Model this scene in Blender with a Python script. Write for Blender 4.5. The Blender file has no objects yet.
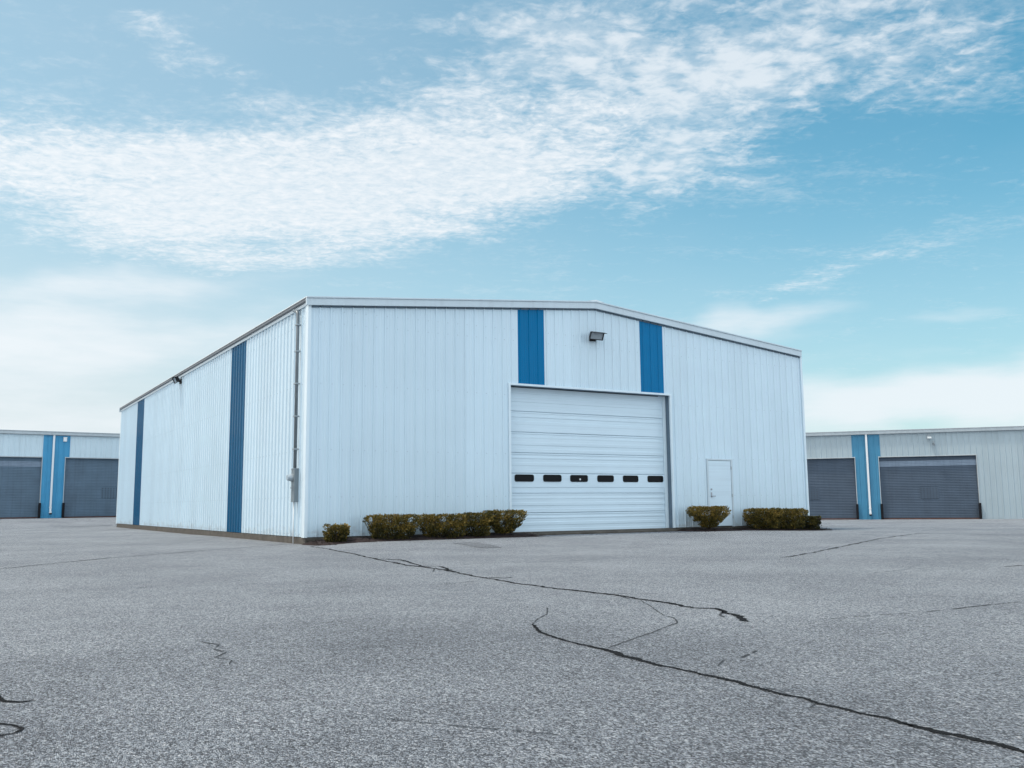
import bpy, bmesh, math, random
from mathutils import Vector, Matrix, noise
random.seed(7)
C = bpy.context.scene.collection
S = bpy.context.scene
R = math.radians

# ------------------------------------------------------------------ camera
cam_d = bpy.data.cameras.new('camera'); cam = bpy.data.objects.new('camera', cam_d); C.objects.link(cam)
cr = Vector((0.856883, -0.515422, -0.009588)); cu = Vector((-0.058466, -0.115645, 0.991568)); cf = Vector((0.512185, 0.849097, 0.129229))
m = Matrix((( cr.x, cu.x, -cf.x, -7.6948), (cr.y, cu.y, -cf.y, -22.8161), (cr.z, cu.z, -cf.z, 0.9465), (0, 0, 0, 1)))
cam.matrix_world = m
cam_d.sensor_width = 36; cam_d.lens = 930.39/1024*36; cam_d.clip_end = 3000; cam_d.clip_start = .05
S.camera = cam
S.view_settings.view_transform = 'Standard'; S.view_settings.look = 'None'; S.view_settings.gamma = 1
S.view_settings.exposure = 0.0
S.render.resolution_x = 1024; S.render.resolution_y = 768

# ------------------------------------------------------------------ sun
SUN_EL, SUN_PHI = 67, 20                      # from the left, a little behind the front wall
sd = Vector((-math.cos(R(SUN_PHI))*math.cos(R(SUN_EL)), math.sin(R(SUN_PHI))*math.cos(R(SUN_EL)), math.sin(R(SUN_EL))))
sl = bpy.data.lights.new('sun', 'SUN'); sl.energy = 2.6; sl.angle = R(3.5); sl.color = (1, .905, .78)
so = bpy.data.objects.new('sun', sl); C.objects.link(so); so.rotation_euler = sd.to_track_quat('Z', 'Y').to_euler()

# ------------------------------------------------------------------ sky
W = bpy.data.worlds.new('World'); S.world = W; W.use_nodes = True
nt = W.node_tree; nt.nodes.clear()
def N(t, **k):
    n = nt.nodes.new(t)
    for a, b in k.items(): setattr(n, a, b)
    return n
def mth(op, a, b=None, c=None, clamp=False):
    n = N('ShaderNodeMath', operation=op, use_clamp=clamp)
    for i, v in enumerate((a, b, c)):
        if v is None: continue
        if isinstance(v, (int, float)): n.inputs[i].default_value = v
        else: nt.links.new(v, n.inputs[i])
    return n.outputs[0]
def dotv(v, c):
    n = N('ShaderNodeVectorMath', operation='DOT_PRODUCT'); nt.links.new(v, n.inputs[0]); n.inputs[1].default_value = c
    return n.outputs['Value']
def comb(x, y, z=0.0):
    n = N('ShaderNodeCombineXYZ')
    for i, v in enumerate((x, y, z)):
        if isinstance(v, (int, float)): n.inputs[i].default_value = v
        else: nt.links.new(v, n.inputs[i])
    return n.outputs[0]
def noi(vec, scale, detail=4, rough=.55, dist=0.0):
    n = N('ShaderNodeTexNoise'); n.inputs['Scale'].default_value = scale; n.inputs['Detail'].default_value = detail
    n.inputs['Roughness'].default_value = rough; n.inputs['Distortion'].default_value = dist
    nt.links.new(vec, n.inputs['Vector']); return n.outputs['Fac']
def sstep(v, a, b):
    n = N('ShaderNodeMapRange', interpolation_type='SMOOTHSTEP'); nt.links.new(v, n.inputs[0])
    n.inputs[1].default_value = a; n.inputs[2].default_value = b; return n.outputs[0]
def mixc(f, a, b, blend='MIX'):
    n = N('ShaderNodeMix', data_type='RGBA', blend_type=blend)
    for i, v in ((0, f), (6, a), (7, b)):
        if isinstance(v, (int, float)): n.inputs[i].default_value = v
        elif isinstance(v, tuple): n.inputs[i].default_value = (*v, 1)
        else: nt.links.new(v, n.inputs[i])
    return n.outputs[2]
tc = N('ShaderNodeTexCoord'); D = tc.outputs['Generated']
yaw = R(31.1)
da = dotv(D, (math.cos(yaw), -math.sin(yaw), 0)); db = dotv(D, (math.sin(yaw), math.cos(yaw), 0)); dz = dotv(D, (0, 0, 1))
az0 = mth('MULTIPLY', mth('ARCTAN2', da, db), 57.2958); el0 = mth('MULTIPLY', mth('ARCSINE', dz), 57.2958)
w1 = noi(comb(mth('MULTIPLY', az0, .09), mth('MULTIPLY', el0, .2), 3.1), 1.0, 3)
w2 = noi(comb(mth('MULTIPLY', az0, .09), mth('MULTIPLY', el0, .2), 9.7), 1.0, 3)
AZ = mth('ADD', az0, mth('MULTIPLY', mth('SUBTRACT', w1, .5), 9.0)); EL = mth('ADD', el0, mth('MULTIPLY', mth('SUBTRACT', w2, .5), 4.0))
def blobs(lst):
    tot = None
    for (ca, ce, su, sv, ang, amp) in lst:
        c, s = math.cos(R(ang)), math.sin(R(ang))
        x = mth('SUBTRACT', AZ, ca); y = mth('SUBTRACT', EL, ce)
        u = mth('DIVIDE', mth('ADD', mth('MULTIPLY', x, c), mth('MULTIPLY', y, s)), su)
        v = mth('DIVIDE', mth('SUBTRACT', mth('MULTIPLY', y, c), mth('MULTIPLY', x, s)), sv)
        g = mth('MULTIPLY', mth('EXPONENT', mth('MULTIPLY', mth('ADD', mth('MULTIPLY', u, u), mth('MULTIPLY', v, v)), -1.0)), amp)
        tot = g if tot is None else mth('ADD', tot, g)
    return tot
band = blobs([(-26, 18.4, 13, 3.4, 1, .80), (-12, 18.6, 9, 2.8, 4, .76), (-3, 20.3, 7, 2.9, 16, .74), (5, 21.4, 7, 2.8, 18, .52),
              (-15, 14.9, 7, 1.0, 4, .40), (-20.5, 26, 6, 1.3, -20, .34), (-7, 23.2, 9, 2.0, 12, .38), (-2, 28, 8, 2.2, 8, .22)])
puff = blobs([(12, 23.6, 9, 3.2, 18, .54), (3, 27.5, 9, 3.6, 6, .56), (20, 26.5, 9, 3.0, 10, .52), (10, 19.8, 6, 1.8, 14, .42), (27, 23.6, 5, 2.4, 0, .34), (20, 13.6, 8, .7, 14, .36)])
soft = blobs([(-27, 9.2, 13, 2.6, 4, .85), (-23, 12.8, 9, .9, 6, .6), (14.5, 10.6, 5.5, 1.2, 6, .85), (25.8, 10.2, 3, .45, 2, .5), (28, 5.6, 22, 2.3, 0, 1.1), (-30, 3, 20, 3.4, 0, .8)])
# unseen clouds outside the view, added in broad patches to brighten the shaded front
far = mth('MULTIPLY', sstep(noi(D, 2.2, 4), .28, .52), sstep(mth('ABSOLUTE', az0), 42, 60))
sa_ = mth('DIVIDE', mth('ADD', az0, 105), 38)
band = mth('ADD', band, mth('ADD', mth('MULTIPLY', far, 1.6), mth('MULTIPLY', mth('EXPONENT', mth('MULTIPLY', mth('MULTIPLY', sa_, sa_), -1.0)), .6)))
# ripple detail on the cloud sheet (projected on a plane overhead)
zz = mth('ADD', mth('MAXIMUM', dz, .02), .06)
px = mth('DIVIDE', da, zz); py = mth('DIVIDE', db, zz)
P0 = comb(px, py, 0)
wx = noi(P0, 7.0, 3); wy = noi(comb(px, py, 5.0), 7.0, 3)
pxw = mth('ADD', px, mth('MULTIPLY', mth('SUBTRACT', wx, .5), .06)); pyw = mth('ADD', py, mth('MULTIPLY', mth('SUBTRACT', wy, .5), .06))
P = comb(pxw, pyw, 0)
nf = noi(P, 20.0, 6, .62, .2)                                                # puffs
nr = noi(comb(mth('ADD', mth('MULTIPLY', pxw, .8), mth('MULTIPLY', pyw, .45)), mth('SUBTRACT', pyw, mth('MULTIPLY', pxw, .35)), 4.0), 46.0, 4, .6, .3)   # ripples
nb = noi(comb(mth('MULTIPLY', px, .55), py, 2.0), 3.6, 6, .62)               # broad wisps
nb2 = noi(comb(mth('MULTIPLY', pxw, .5), pyw, 8.0), 9.0, 6, .65)
vary = mth('ADD', mth('MULTIPLY', mth('SUBTRACT', nb, .5), 1.3), mth('MULTIPLY', mth('SUBTRACT', nb2, .5), 1.1))
fine = mth('ADD', mth('MULTIPLY', mth('SUBTRACT', nf, .5), 1.0), mth('MULTIPLY', mth('SUBTRACT', nr, .5), .9))
sheet = mth('MULTIPLY', sstep(mth('ADD', mth('ADD', band, vary), mth('MULTIPLY', fine, .65)), .05, .95), sstep(band, .0, .30))
sheet = mth('MULTIPLY', sheet, mth('ADD', .80, mth('MULTIPLY', fine, .75), clamp=True))
np_ = noi(P, 15.0, 4, .5, .15)
finep = mth('ADD', mth('MULTIPLY', mth('SUBTRACT', np_, .5), 2.4), mth('MULTIPLY', mth('SUBTRACT', nr, .5), .7))
pf = mth('MULTIPLY', sstep(mth('ADD', mth('ADD', puff, mth('MULTIPLY', vary, .8)), finep), .20, 1.15), sstep(puff, .02, .30))
pf = mth('ADD', mth('MULTIPLY', pf, .50), mth('MULTIPLY', sstep(mth('ADD', puff, mth('ADD', vary, mth('MULTIPLY', fine, .8))), .0, .8), .30))
dens = mth('MAXIMUM', sheet, pf)
nsf = noi(comb(mth('MULTIPLY', az0, .12), mth('MULTIPLY', el0, .55), 1.0), 1.0, 5, .6)
dsf = mth('MULTIPLY', sstep(mth('ADD', soft, mth('MULTIPLY', mth('SUBTRACT', nsf, .5), .9)), .15, 1.05), .85)
cl = mth('MAXIMUM', dens, dsf, clamp=True)
sky = N('ShaderNodeTexSky', sky_type='NISHITA', sun_disc=False, sun_elevation=R(SUN_EL), sun_rotation=math.atan2(sd.x, sd.y))
sky.air_density = 1.0; sky.dust_density = 1.2; sky.ozone_density = 1.0
SKYT = (0.49, 1.25, 1.20)
base = mixc(1.0, sky.outputs[0], SKYT, 'MULTIPLY')
# thin veil: paler to the left (sun side) and down to the horizon
veil = mth('ADD', mth('MULTIPLY', sstep(el0, 22, 0), .62), mth('MULTIPLY', sstep(az0, 30, -32), .40), clamp=True)
veil = mth('ADD', veil, mth('MULTIPLY', noi(comb(mth('MULTIPLY', az0, .06), mth('MULTIPLY', el0, .13), 6.0), 1.0, 4), .12))
base = mixc(mth('MULTIPLY', veil, .9, clamp=True), base, (5.75, 6.2, 6.5))
behind = sstep(mth('ABSOLUTE', az0), 48, 85)  # clouds out of view made brighter for more skylight on the front wall
su_ = mth('DIVIDE', mth('ADD', az0, 105), 42)
sunside = mth('EXPONENT', mth('MULTIPLY', mth('MULTIPLY', su_, su_), -1.0))          # unseen warm bright cloud on the sun's side, added to light the left wall
cloud_c = mixc(sunside, mixc(behind, (6.75, 7.15, 7.5), (10.6, 11.8, 12.8)), (15.5, 14.4, 13.2))
col = mixc(cl, base, cloud_c)
bg = N('ShaderNodeBackground'); bg.inputs['Strength'].default_value = 0.13
nt.links.new(col, bg.inputs['Color'])
out = N('ShaderNodeOutputWorld'); nt.links.new(bg.outputs[0], out.inputs['Surface'])

# ------------------------------------------------------------------ materials
def mat(name, base, rough=.6, metal=0.0, var=.0, vscale=2.0, streak=0.0, streak_col=None, bump=0.0, bscale=40, panel=None, spec=None, smap=(9, 9, .35), splash=0):
    mt = bpy.data.materials.new(name); mt.use_nodes = True
    t = mt.node_tree; b = t.nodes['Principled BSDF']
    b.inputs['Roughness'].default_value = rough; b.inputs['Metallic'].default_value = metal
    if spec is not None: b.inputs['Specular IOR Level'].default_value = spec
    tx = t.nodes.new('ShaderNodeTexCoord').outputs['Object']
    def noise_(scale, detail, vec=None):
        n = t.nodes.new('ShaderNodeTexNoise'); n.inputs['Scale'].default_value = scale; n.inputs['Detail'].default_value = detail
        t.links.new(vec or tx, n.inputs['Vector']); return n.outputs['Fac']
    def mul(colsock, facsock, lo, hi):
        mr = t.nodes.new('ShaderNodeMapRange'); t.links.new(facsock, mr.inputs[0]); mr.inputs[1].default_value = .25; mr.inputs[2].default_value = .75
        mr.inputs[3].default_value = lo; mr.inputs[4].default_value = hi
        mx = t.nodes.new('ShaderNodeMix'); mx.data_type = 'RGBA'; mx.blend_type = 'MULTIPLY'; mx.inputs[0].default_value = 1
        t.links.new(colsock, mx.inputs[6]); t.links.new(mr.outputs[0], mx.inputs[7]); return mx.outputs[2]
    rgb = t.nodes.new('ShaderNodeRGB'); rgb.outputs[0].default_value = (*base, 1); c = rgb.outputs[0]
    if var: c = mul(c, noise_(vscale, 5), 1-var, 1+var)
    if panel:                                    # each siding sheet its own slight tone
        sx = t.nodes.new('ShaderNodeSeparateXYZ'); t.links.new(tx, sx.inputs[0])
        ad = t.nodes.new('ShaderNodeMath'); ad.operation = 'ADD'; t.links.new(sx.outputs[0], ad.inputs[0]); t.links.new(sx.outputs[1], ad.inputs[1])
        fl = t.nodes.new('ShaderNodeMath'); fl.operation = 'SNAP'; t.links.new(ad.outputs[0], fl.inputs[0]); fl.inputs[1].default_value = panel
        wn = t.nodes.new('ShaderNodeTexWhiteNoise'); wn.noise_dimensions = '1D'; t.links.new(fl.outputs[0], wn.inputs['W'])
        c = mul(c, wn.outputs['Value'], .975, 1.02)
    if streak:
        mp = t.nodes.new('ShaderNodeMapping'); mp.inputs['Scale'].default_value = smap; t.links.new(tx, mp.inputs[0])
        f = noise_(1.0, 4, mp.outputs[0])
        mr = t.nodes.new('ShaderNodeMapRange'); t.links.new(f, mr.inputs[0]); mr.inputs[1].default_value = .48; mr.inputs[2].default_value = .8
        mr.inputs[3].default_value = 0; mr.inputs[4].default_value = streak
        mx = t.nodes.new('ShaderNodeMix'); mx.data_type = 'RGBA'; t.links.new(mr.outputs[0], mx.inputs[0]); t.links.new(c, mx.inputs[6])
        mx.inputs[7].default_value = (*(streak_col or (.2, .19, .17)), 1); c = mx.outputs[2]
    if splash:                                   # mud splashed up the foot of the wall, in blotches
        sz = t.nodes.new('ShaderNodeSeparateXYZ'); t.links.new(tx, sz.inputs[0])
        hz = t.nodes.new('ShaderNodeMapRange'); t.links.new(sz.outputs[2], hz.inputs[0]); hz.inputs[1].default_value = .75; hz.inputs[2].default_value = .2
        hz.inputs[3].default_value = .25; hz.inputs[4].default_value = .62
        gt = t.nodes.new('ShaderNodeMath'); gt.operation = 'SUBTRACT'; t.links.new(hz.outputs[0], gt.inputs[0]); t.links.new(noise_(5, 6), gt.inputs[1])
        mr = t.nodes.new('ShaderNodeMapRange'); t.links.new(gt.outputs[0], mr.inputs[0]); mr.inputs[1].default_value = 0; mr.inputs[2].default_value = .2; mr.inputs[4].default_value = splash
        mx = t.nodes.new('ShaderNodeMix'); mx.data_type = 'RGBA'; t.links.new(mr.outputs[0], mx.inputs[0]); t.links.new(c, mx.inputs[6]); mx.inputs[7].default_value = (.30, .28, .26, 1); c = mx.outputs[2]
    t.links.new(c, b.inputs['Base Color'])
    if bump:
        bm_ = t.nodes.new('ShaderNodeBump'); bm_.inputs['Strength'].default_value = bump; bm_.inputs['Distance'].default_value = .02
        t.links.new(noise_(bscale, 5), bm_.inputs['Height']); t.links.new(bm_.outputs[0], b.inputs['Normal'])
    return mt
M = {}
M['siding'] = mat('white_siding', (.585, .72, .81), .22, var=.03, vscale=.7, streak=.07, streak_col=(.45, .48, .50), panel=.914, bump=.12, bscale=1.3, splash=.30)
M['trim'] = mat('white_trim', (.66, .77, .84), .3, var=.03, vscale=1.5, streak=.12, streak_col=(.4, .42, .44))
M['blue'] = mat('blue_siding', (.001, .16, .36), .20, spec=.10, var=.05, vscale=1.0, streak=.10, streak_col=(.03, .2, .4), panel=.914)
M['blue_shaded'] = mat('blue_siding_shaded', (.005, .100, .215), .14, spec=.35, var=.05, vscale=1.0, streak=.10, streak_col=(.04, .14, .26), panel=.914)  # same blue stripe paint, darkened for how light falls on the side wall
M['rake'] = mat('rake_trim_metal', (.52, .61, .67), .3, var=.05, vscale=1.0, streak=.2, streak_col=(.3, .34, .38))
M['gutter'] = mat('gutter_metal', (.13, .145, .165), .42, var=.1)
M['roof'] = mat('roof_metal', (.72, .77, .80), .35, var=.04)
M['concrete'] = mat('old_concrete', (.088, .080, .069), .9, var=.35, vscale=4, streak=.5, streak_col=(.05, .045, .04), bump=.5, bscale=30)
M['doorw'] = mat('white_door', (.60, .73, .82), .38, var=.03, vscale=.9, streak=.35, streak_col=(.40, .49, .56), smap=(.25, .25, 13))
M['rubber'] = mat('black_rubber', (.008, .009, .010), .7, spec=.15)
M['glass'] = mat('dark_glass', (.004, .005, .007), .15, spec=.12)
M['jamb'] = mat('steel_jamb', (.10, .15, .20), .5, var=.15)
M['galv'] = mat('galvanised_steel', (.30, .34, .37), .42, metal=.35, var=.15, vscale=6)
M['conduit'] = mat('conduit_steel', (.17, .195, .215), .35, metal=.4, var=.12, vscale=5)
M['boxg'] = mat('grey_enclosure', (.17, .21, .24), .45, var=.08)
M['dark'] = mat('bronze_metal', (.012, .013, .016), .5, var=.2, spec=.3)
M['lens'] = mat('lamp_glass', (.34, .40, .45), .12, var=.15, vscale=20)
M['chrome'] = mat('brushed_metal', (.35, .37, .4), .3, metal=.9)
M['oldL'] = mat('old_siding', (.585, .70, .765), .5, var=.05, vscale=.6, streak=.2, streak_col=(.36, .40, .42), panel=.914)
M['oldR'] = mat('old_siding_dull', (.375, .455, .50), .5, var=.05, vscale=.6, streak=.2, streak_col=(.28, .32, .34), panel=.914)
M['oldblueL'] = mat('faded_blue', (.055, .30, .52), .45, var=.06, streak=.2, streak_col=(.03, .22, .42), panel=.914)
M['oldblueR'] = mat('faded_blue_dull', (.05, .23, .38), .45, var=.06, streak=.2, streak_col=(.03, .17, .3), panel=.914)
M['oldtrim'] = mat('old_trim', (.44, .49, .52), .42, var=.08, streak=.25, streak_col=(.25, .28, .31))
M['roll'] = mat('roll_up_steel', (.097, .150, .207), .5, metal=.2, var=.14, vscale=1.2, streak=.35, streak_col=(.055, .075, .10))
M['rollpale'] = mat('roll_up_pale', (.20, .26, .34), .45, metal=.2, var=.15, vscale=3, streak=.4, streak_col=(.10, .14, .19))
M['guard'] = mat('black_guard', (.008, .008, .011), .6, spec=.2)
M['rust'] = mat('rusty_sill', (.08, .035, .025), .9, var=.4, vscale=8)
M['vent'] = mat('vent_slots', (.035, .05, .07), .6)
M['white'] = mat('white_plastic', (.75, .78, .8), .5)
M['bark'] = mat('bark', (.055, .04, .03), .9, var=.3, vscale=20)

def foliage_mat(name, a, b, c_):
    mt = bpy.data.materials.new(name); mt.use_nodes = True; t = mt.node_tree; p = t.nodes['Principled BSDF']
    at = t.nodes.new('ShaderNodeAttribute'); at.attribute_name = 'tint'
    rp = t.nodes.new('ShaderNodeValToRGB'); rp.color_ramp.elements[0].color = (*a, 1); rp.color_ramp.elements[1].color = (*c_, 1)
    e = rp.color_ramp.elements.new(.5); e.color = (*b, 1)
    t.links.new(at.outputs['Fac'], rp.inputs[0]); t.links.new(rp.outputs[0], p.inputs['Base Color'])
    p.inputs['Roughness'].default_value = .55; p.inputs['Specular IOR Level'].default_value = .3
    return mt
M['leaf'] = foliage_mat('yew_foliage', (.010, .014, .005), (.095, .080, .014), (.32, .20, .04))
M['mulch'] = mat('bark_mulch', (.022, .0125, .012), .95, var=.6, vscale=22, bump=1.0, bscale=45)

def asphalt(name, k=1.0):
    mt = bpy.data.materials.new(name); mt.use_nodes = True; t = mt.node_tree; p = t.nodes['Principled BSDF']
    L = t.links.new
    tx = t.nodes.new('ShaderNodeTexCoord').outputs['Object']
    mpn = t.nodes.new('ShaderNodeMapping'); mpn.inputs['Scale'].default_value = (1.0, .62, 1.0); L(tx, mpn.inputs[0])
    def vor(s):
        n = t.nodes.new('ShaderNodeTexVoronoi'); n.inputs['Scale'].default_value = s; n.voronoi_dimensions = '2D'; L(mpn.outputs[0], n.inputs['Vector'])
        sp = t.nodes.new('ShaderNodeSeparateColor'); L(n.outputs['Color'], sp.inputs[0]); return sp.outputs[0], n.outputs['Distance'], sp.outputs[1]
    def no(s, d, r=.6):
        n = t.nodes.new('ShaderNodeTexNoise'); n.inputs['Scale'].default_value = s; n.inputs['Detail'].default_value = d; n.inputs['Roughness'].default_value = r
        L(tx, n.inputs['Vector']); return n.outputs['Fac']
    def ma(op, a, b):
        n = t.nodes.new('ShaderNodeMath'); n.operation = op
        for i, v in enumerate((a, b)):
            if isinstance(v, (int, float)): n.inputs[i].default_value = v
            else: L(v, n.inputs[i])
        return n.outputs[0]
    va, vd, vh = vor(190); vb, vd2, _ = vor(105); vc, _, _ = vor(38)
    big = no(.35, 5); mid = no(2.2, 5)
    f = ma('ADD', ma('ADD', ma('MULTIPLY', va, .54), ma('MULTIPLY', vb, .40)), ma('MULTIPLY', vc, .06))      # mean .5
    # darkening near the camera painted into the ground: vignette and grazing-light falloff, ragged outline
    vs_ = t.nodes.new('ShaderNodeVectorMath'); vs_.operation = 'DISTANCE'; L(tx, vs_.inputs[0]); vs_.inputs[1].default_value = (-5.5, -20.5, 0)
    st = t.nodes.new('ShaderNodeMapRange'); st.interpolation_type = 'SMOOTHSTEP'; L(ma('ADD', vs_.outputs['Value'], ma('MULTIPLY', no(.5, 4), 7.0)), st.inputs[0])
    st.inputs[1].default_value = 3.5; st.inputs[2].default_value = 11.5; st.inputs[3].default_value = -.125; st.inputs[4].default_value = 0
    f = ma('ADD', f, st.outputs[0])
    f = ma('ADD', ma('MULTIPLY', ma('SUBTRACT', f, .5), 1.15), .5); f = ma('ADD', f, ma('MULTIPLY', ma('SUBTRACT', big, .5), .42)); f = ma('ADD', f, ma('MULTIPLY', ma('SUBTRACT', mid, .5), .14))
    rp = t.nodes.new('ShaderNodeValToRGB'); el = rp.color_ramp.elements
    cols = [(.12, (.044, .046, .054)), (.36, (.148, .163, .190)), (.55, (.258, .283, .320)), (.74, (.385, .415, .455)), (.93, (.62, .64, .67))]
    el[0].position, el[1].position = cols[0][0], cols[-1][0]
    el[0].color = (*[x*k for x in cols[0][1]], 1); el[1].color = (*[x*k for x in cols[-1][1]], 1)
    for q, cc in cols[1:-1]:
        e = el.new(q); e.color = (*[x*k for x in cc], 1)
    L(f, rp.inputs[0])
    hs = t.nodes.new('ShaderNodeMix'); hs.data_type = 'RGBA'; hs.blend_type = 'MULTIPLY'; hs.inputs[0].default_value = .10      # a few brownish stones
    mr = t.nodes.new('ShaderNodeMapRange'); L(vh, mr.inputs[0]); mr.inputs[1].default_value = .8; mr.inputs[2].default_value = .85; mr.inputs[4].default_value = .45
    L(mr.outputs[0], hs.inputs[0]); L(rp.outputs[0], hs.inputs[6]); hs.inputs[7].default_value = (1, .86, .76, 1)
    L(hs.outputs[2], p.inputs['Base Color']); p.inputs['Roughness'].default_value = .7; p.inputs['Specular IOR Level'].default_value = .5
    bp = t.nodes.new('ShaderNodeBump'); bp.inputs['Strength'].default_value = .9; bp.inputs['Distance'].default_value = .014
    L(ma('ADD', ma('MULTIPLY', vd, -1.0), va), bp.inputs['Height']); L(bp.outputs[0], p.inputs['Normal'])
    return mt
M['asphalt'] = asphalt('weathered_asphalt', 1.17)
M['patch'] = asphalt('dark_asphalt', .80)
M['hair'] = mat('hairline_crack', (.030, .033, .038), .85, var=.5, vscale=30)
M['crack'] = mat('tar_crack', (.011, .0115, .0125), .9, spec=.1, var=.5, vscale=40, bump=.6, bscale=60)

# ------------------------------------------------------------------ helpers
class MB:
    def __init__(s): s.v = []; s.f = []; s.mi = []
    def add(s, vs, fs, mi=0):
        o = len(s.v); s.v += [tuple(x) for x in vs]; s.f += [tuple(i+o for i in f) for f in fs]; s.mi += [mi]*len(fs)
    def box(s, a, b, mi=0):
        x0, y0, z0 = a; x1, y1, z1 = b
        s.add([(x0,y0,z0),(x1,y0,z0),(x1,y1,z0),(x0,y1,z0),(x0,y0,z1),(x1,y0,z1),(x1,y1,z1),(x0,y1,z1)],
              [(0,3,2,1),(4,5,6,7),(0,1,5,4),(1,2,6,5),(2,3,7,6),(3,0,4,7)], mi)
    def tube(s, pts, r, n=10, mi=0, caps=True):
        pts = [Vector(p) for p in pts]; rs = r if isinstance(r, list) else [r]*len(pts)
        base = len(s.v); up = None
        for i, p in enumerate(pts):
            d = (pts[min(i+1, len(pts)-1)] - pts[max(i-1, 0)]).normalized()
            if up is None: up = Vector((0, 0, 1)) if abs(d.z) < .9 else Vector((1, 0, 0))
            a = d.cross(up).normalized(); b = a.cross(d).normalized(); up = b
            for k in range(n):
                t = 2*math.pi*k/n; s.v.append(tuple(p + (a*math.cos(t) + b*math.sin(t))*rs[i]))
        for i in range(len(pts)-1):
            for k in range(n):
                k2 = (k+1) % n; q = base + i*n; s.f.append((q+k, q+k2, q+n+k2, q+n+k)); s.mi.append(mi)
        if caps:
            s.f.append(tuple(base+k for k in range(n))[::-1]); s.mi.append(mi)
            e = base + (len(pts)-1)*n; s.f.append(tuple(e+k for k in range(n))); s.mi.append(mi)
    def prism(s, poly, fn, d0, d1, mi=0):
        """poly of 2-D points, fn(p, d) -> 3-D; extruded from d0 to d1"""
        n = len(poly); vs = [fn(p, d0) for p in poly] + [fn(p, d1) for p in poly]
        s.add(vs, [tuple(range(n))[::-1], tuple(range(n, 2*n))] + [(i, (i+1) % n, n+(i+1) % n, n+i) for i in range(n)], mi)
    def build(s, name, mats, parent=None, smooth=False, bevel=0.0, xf=None):
        me = bpy.data.meshes.new(name); vs = s.v if xf is None else [tuple(xf @ Vector(v)) for v in s.v]
        me.from_pydata(vs, [], s.f)
        for q in (mats if isinstance(mats, list) else [mats]): me.materials.append(q)
        me.polygons.foreach_set('material_index', s.mi)
        bm = bmesh.new(); bm.from_mesh(me)
        bmesh.ops.recalc_face_normals(bm, faces=bm.faces)
        bm.to_mesh(me); bm.free()
        if smooth: me.polygons.foreach_set('use_smooth', [True]*len(me.polygons))
        me.update()
        o = bpy.data.objects.new(name, me); C.objects.link(o)
        if bevel:
            bv = o.modifiers.new('bevel', 'BEVEL'); bv.width = bevel; bv.segments = 2; bv.limit_method = 'ANGLE'
        if parent: o.parent = parent
        return o
def tag(o, label=None, cat=None, group=None, kind=None):
    if label: o['label'] = label
    if cat: o['category'] = cat
    if group: o['group'] = group
    if kind: o['kind'] = kind
    return o
def empty(name, loc=(0, 0, 0), rz=0, label=None, cat=None, group=None):
    o = bpy.data.objects.new(name, None); C.objects.link(o); o.location = loc; o.rotation_euler = (0, 0, rz); o.empty_display_size = .3
    return tag(o, label, cat, group)
def copy_tree(o, parent=None):
    c = o.copy(); C.objects.link(c); c.parent = parent
    for ch in list(o.children): copy_tree(ch, c)
    return c
def ss(a, b, t):
    t = min(1, max(0, (t-a)/(b-a))); return t*t*(3-2*t)
def gh(x, y):                                   # height of the pavement
    h = .085*ss(-.8, 1.5, x)*(1-ss(13, 18.2, x))*ss(-7, -1.2, y)*(1-ss(8, 14, y))
    h += .44*ss(31.5, 40.3, y)*(1-ss(12, 24, x))
    return h - .095*ss(24, 33, x)

# ------------------------------------------------------------------ ground
def axis(lo, hi, step):
    a = [lo + i*step for i in range(int(round((hi-lo)/step))+1)]
    g = 1.0; x = hi
    while x < 900: g *= 1.35; x += g; a.append(x)
    g = 1.0; x = lo
    while x > -900: g *= 1.35; x -= g; a.insert(0, x)
    return a
xs = axis(-16, 46, .5); ys = axis(-32, 48, .5)
b = MB(); nx = len(xs)
b.v = [(x, y, gh(x, y)) for y in ys for x in xs]
for j in range(len(ys)-1):
    for i in range(nx-1):
        b.f.append((j*nx+i, j*nx+i+1, (j+1)*nx+i+1, (j+1)*nx+i)); b.mi.append(0)
g = b.build('ground', M['asphalt'], smooth=True); tag(g, kind='structure')

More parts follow.
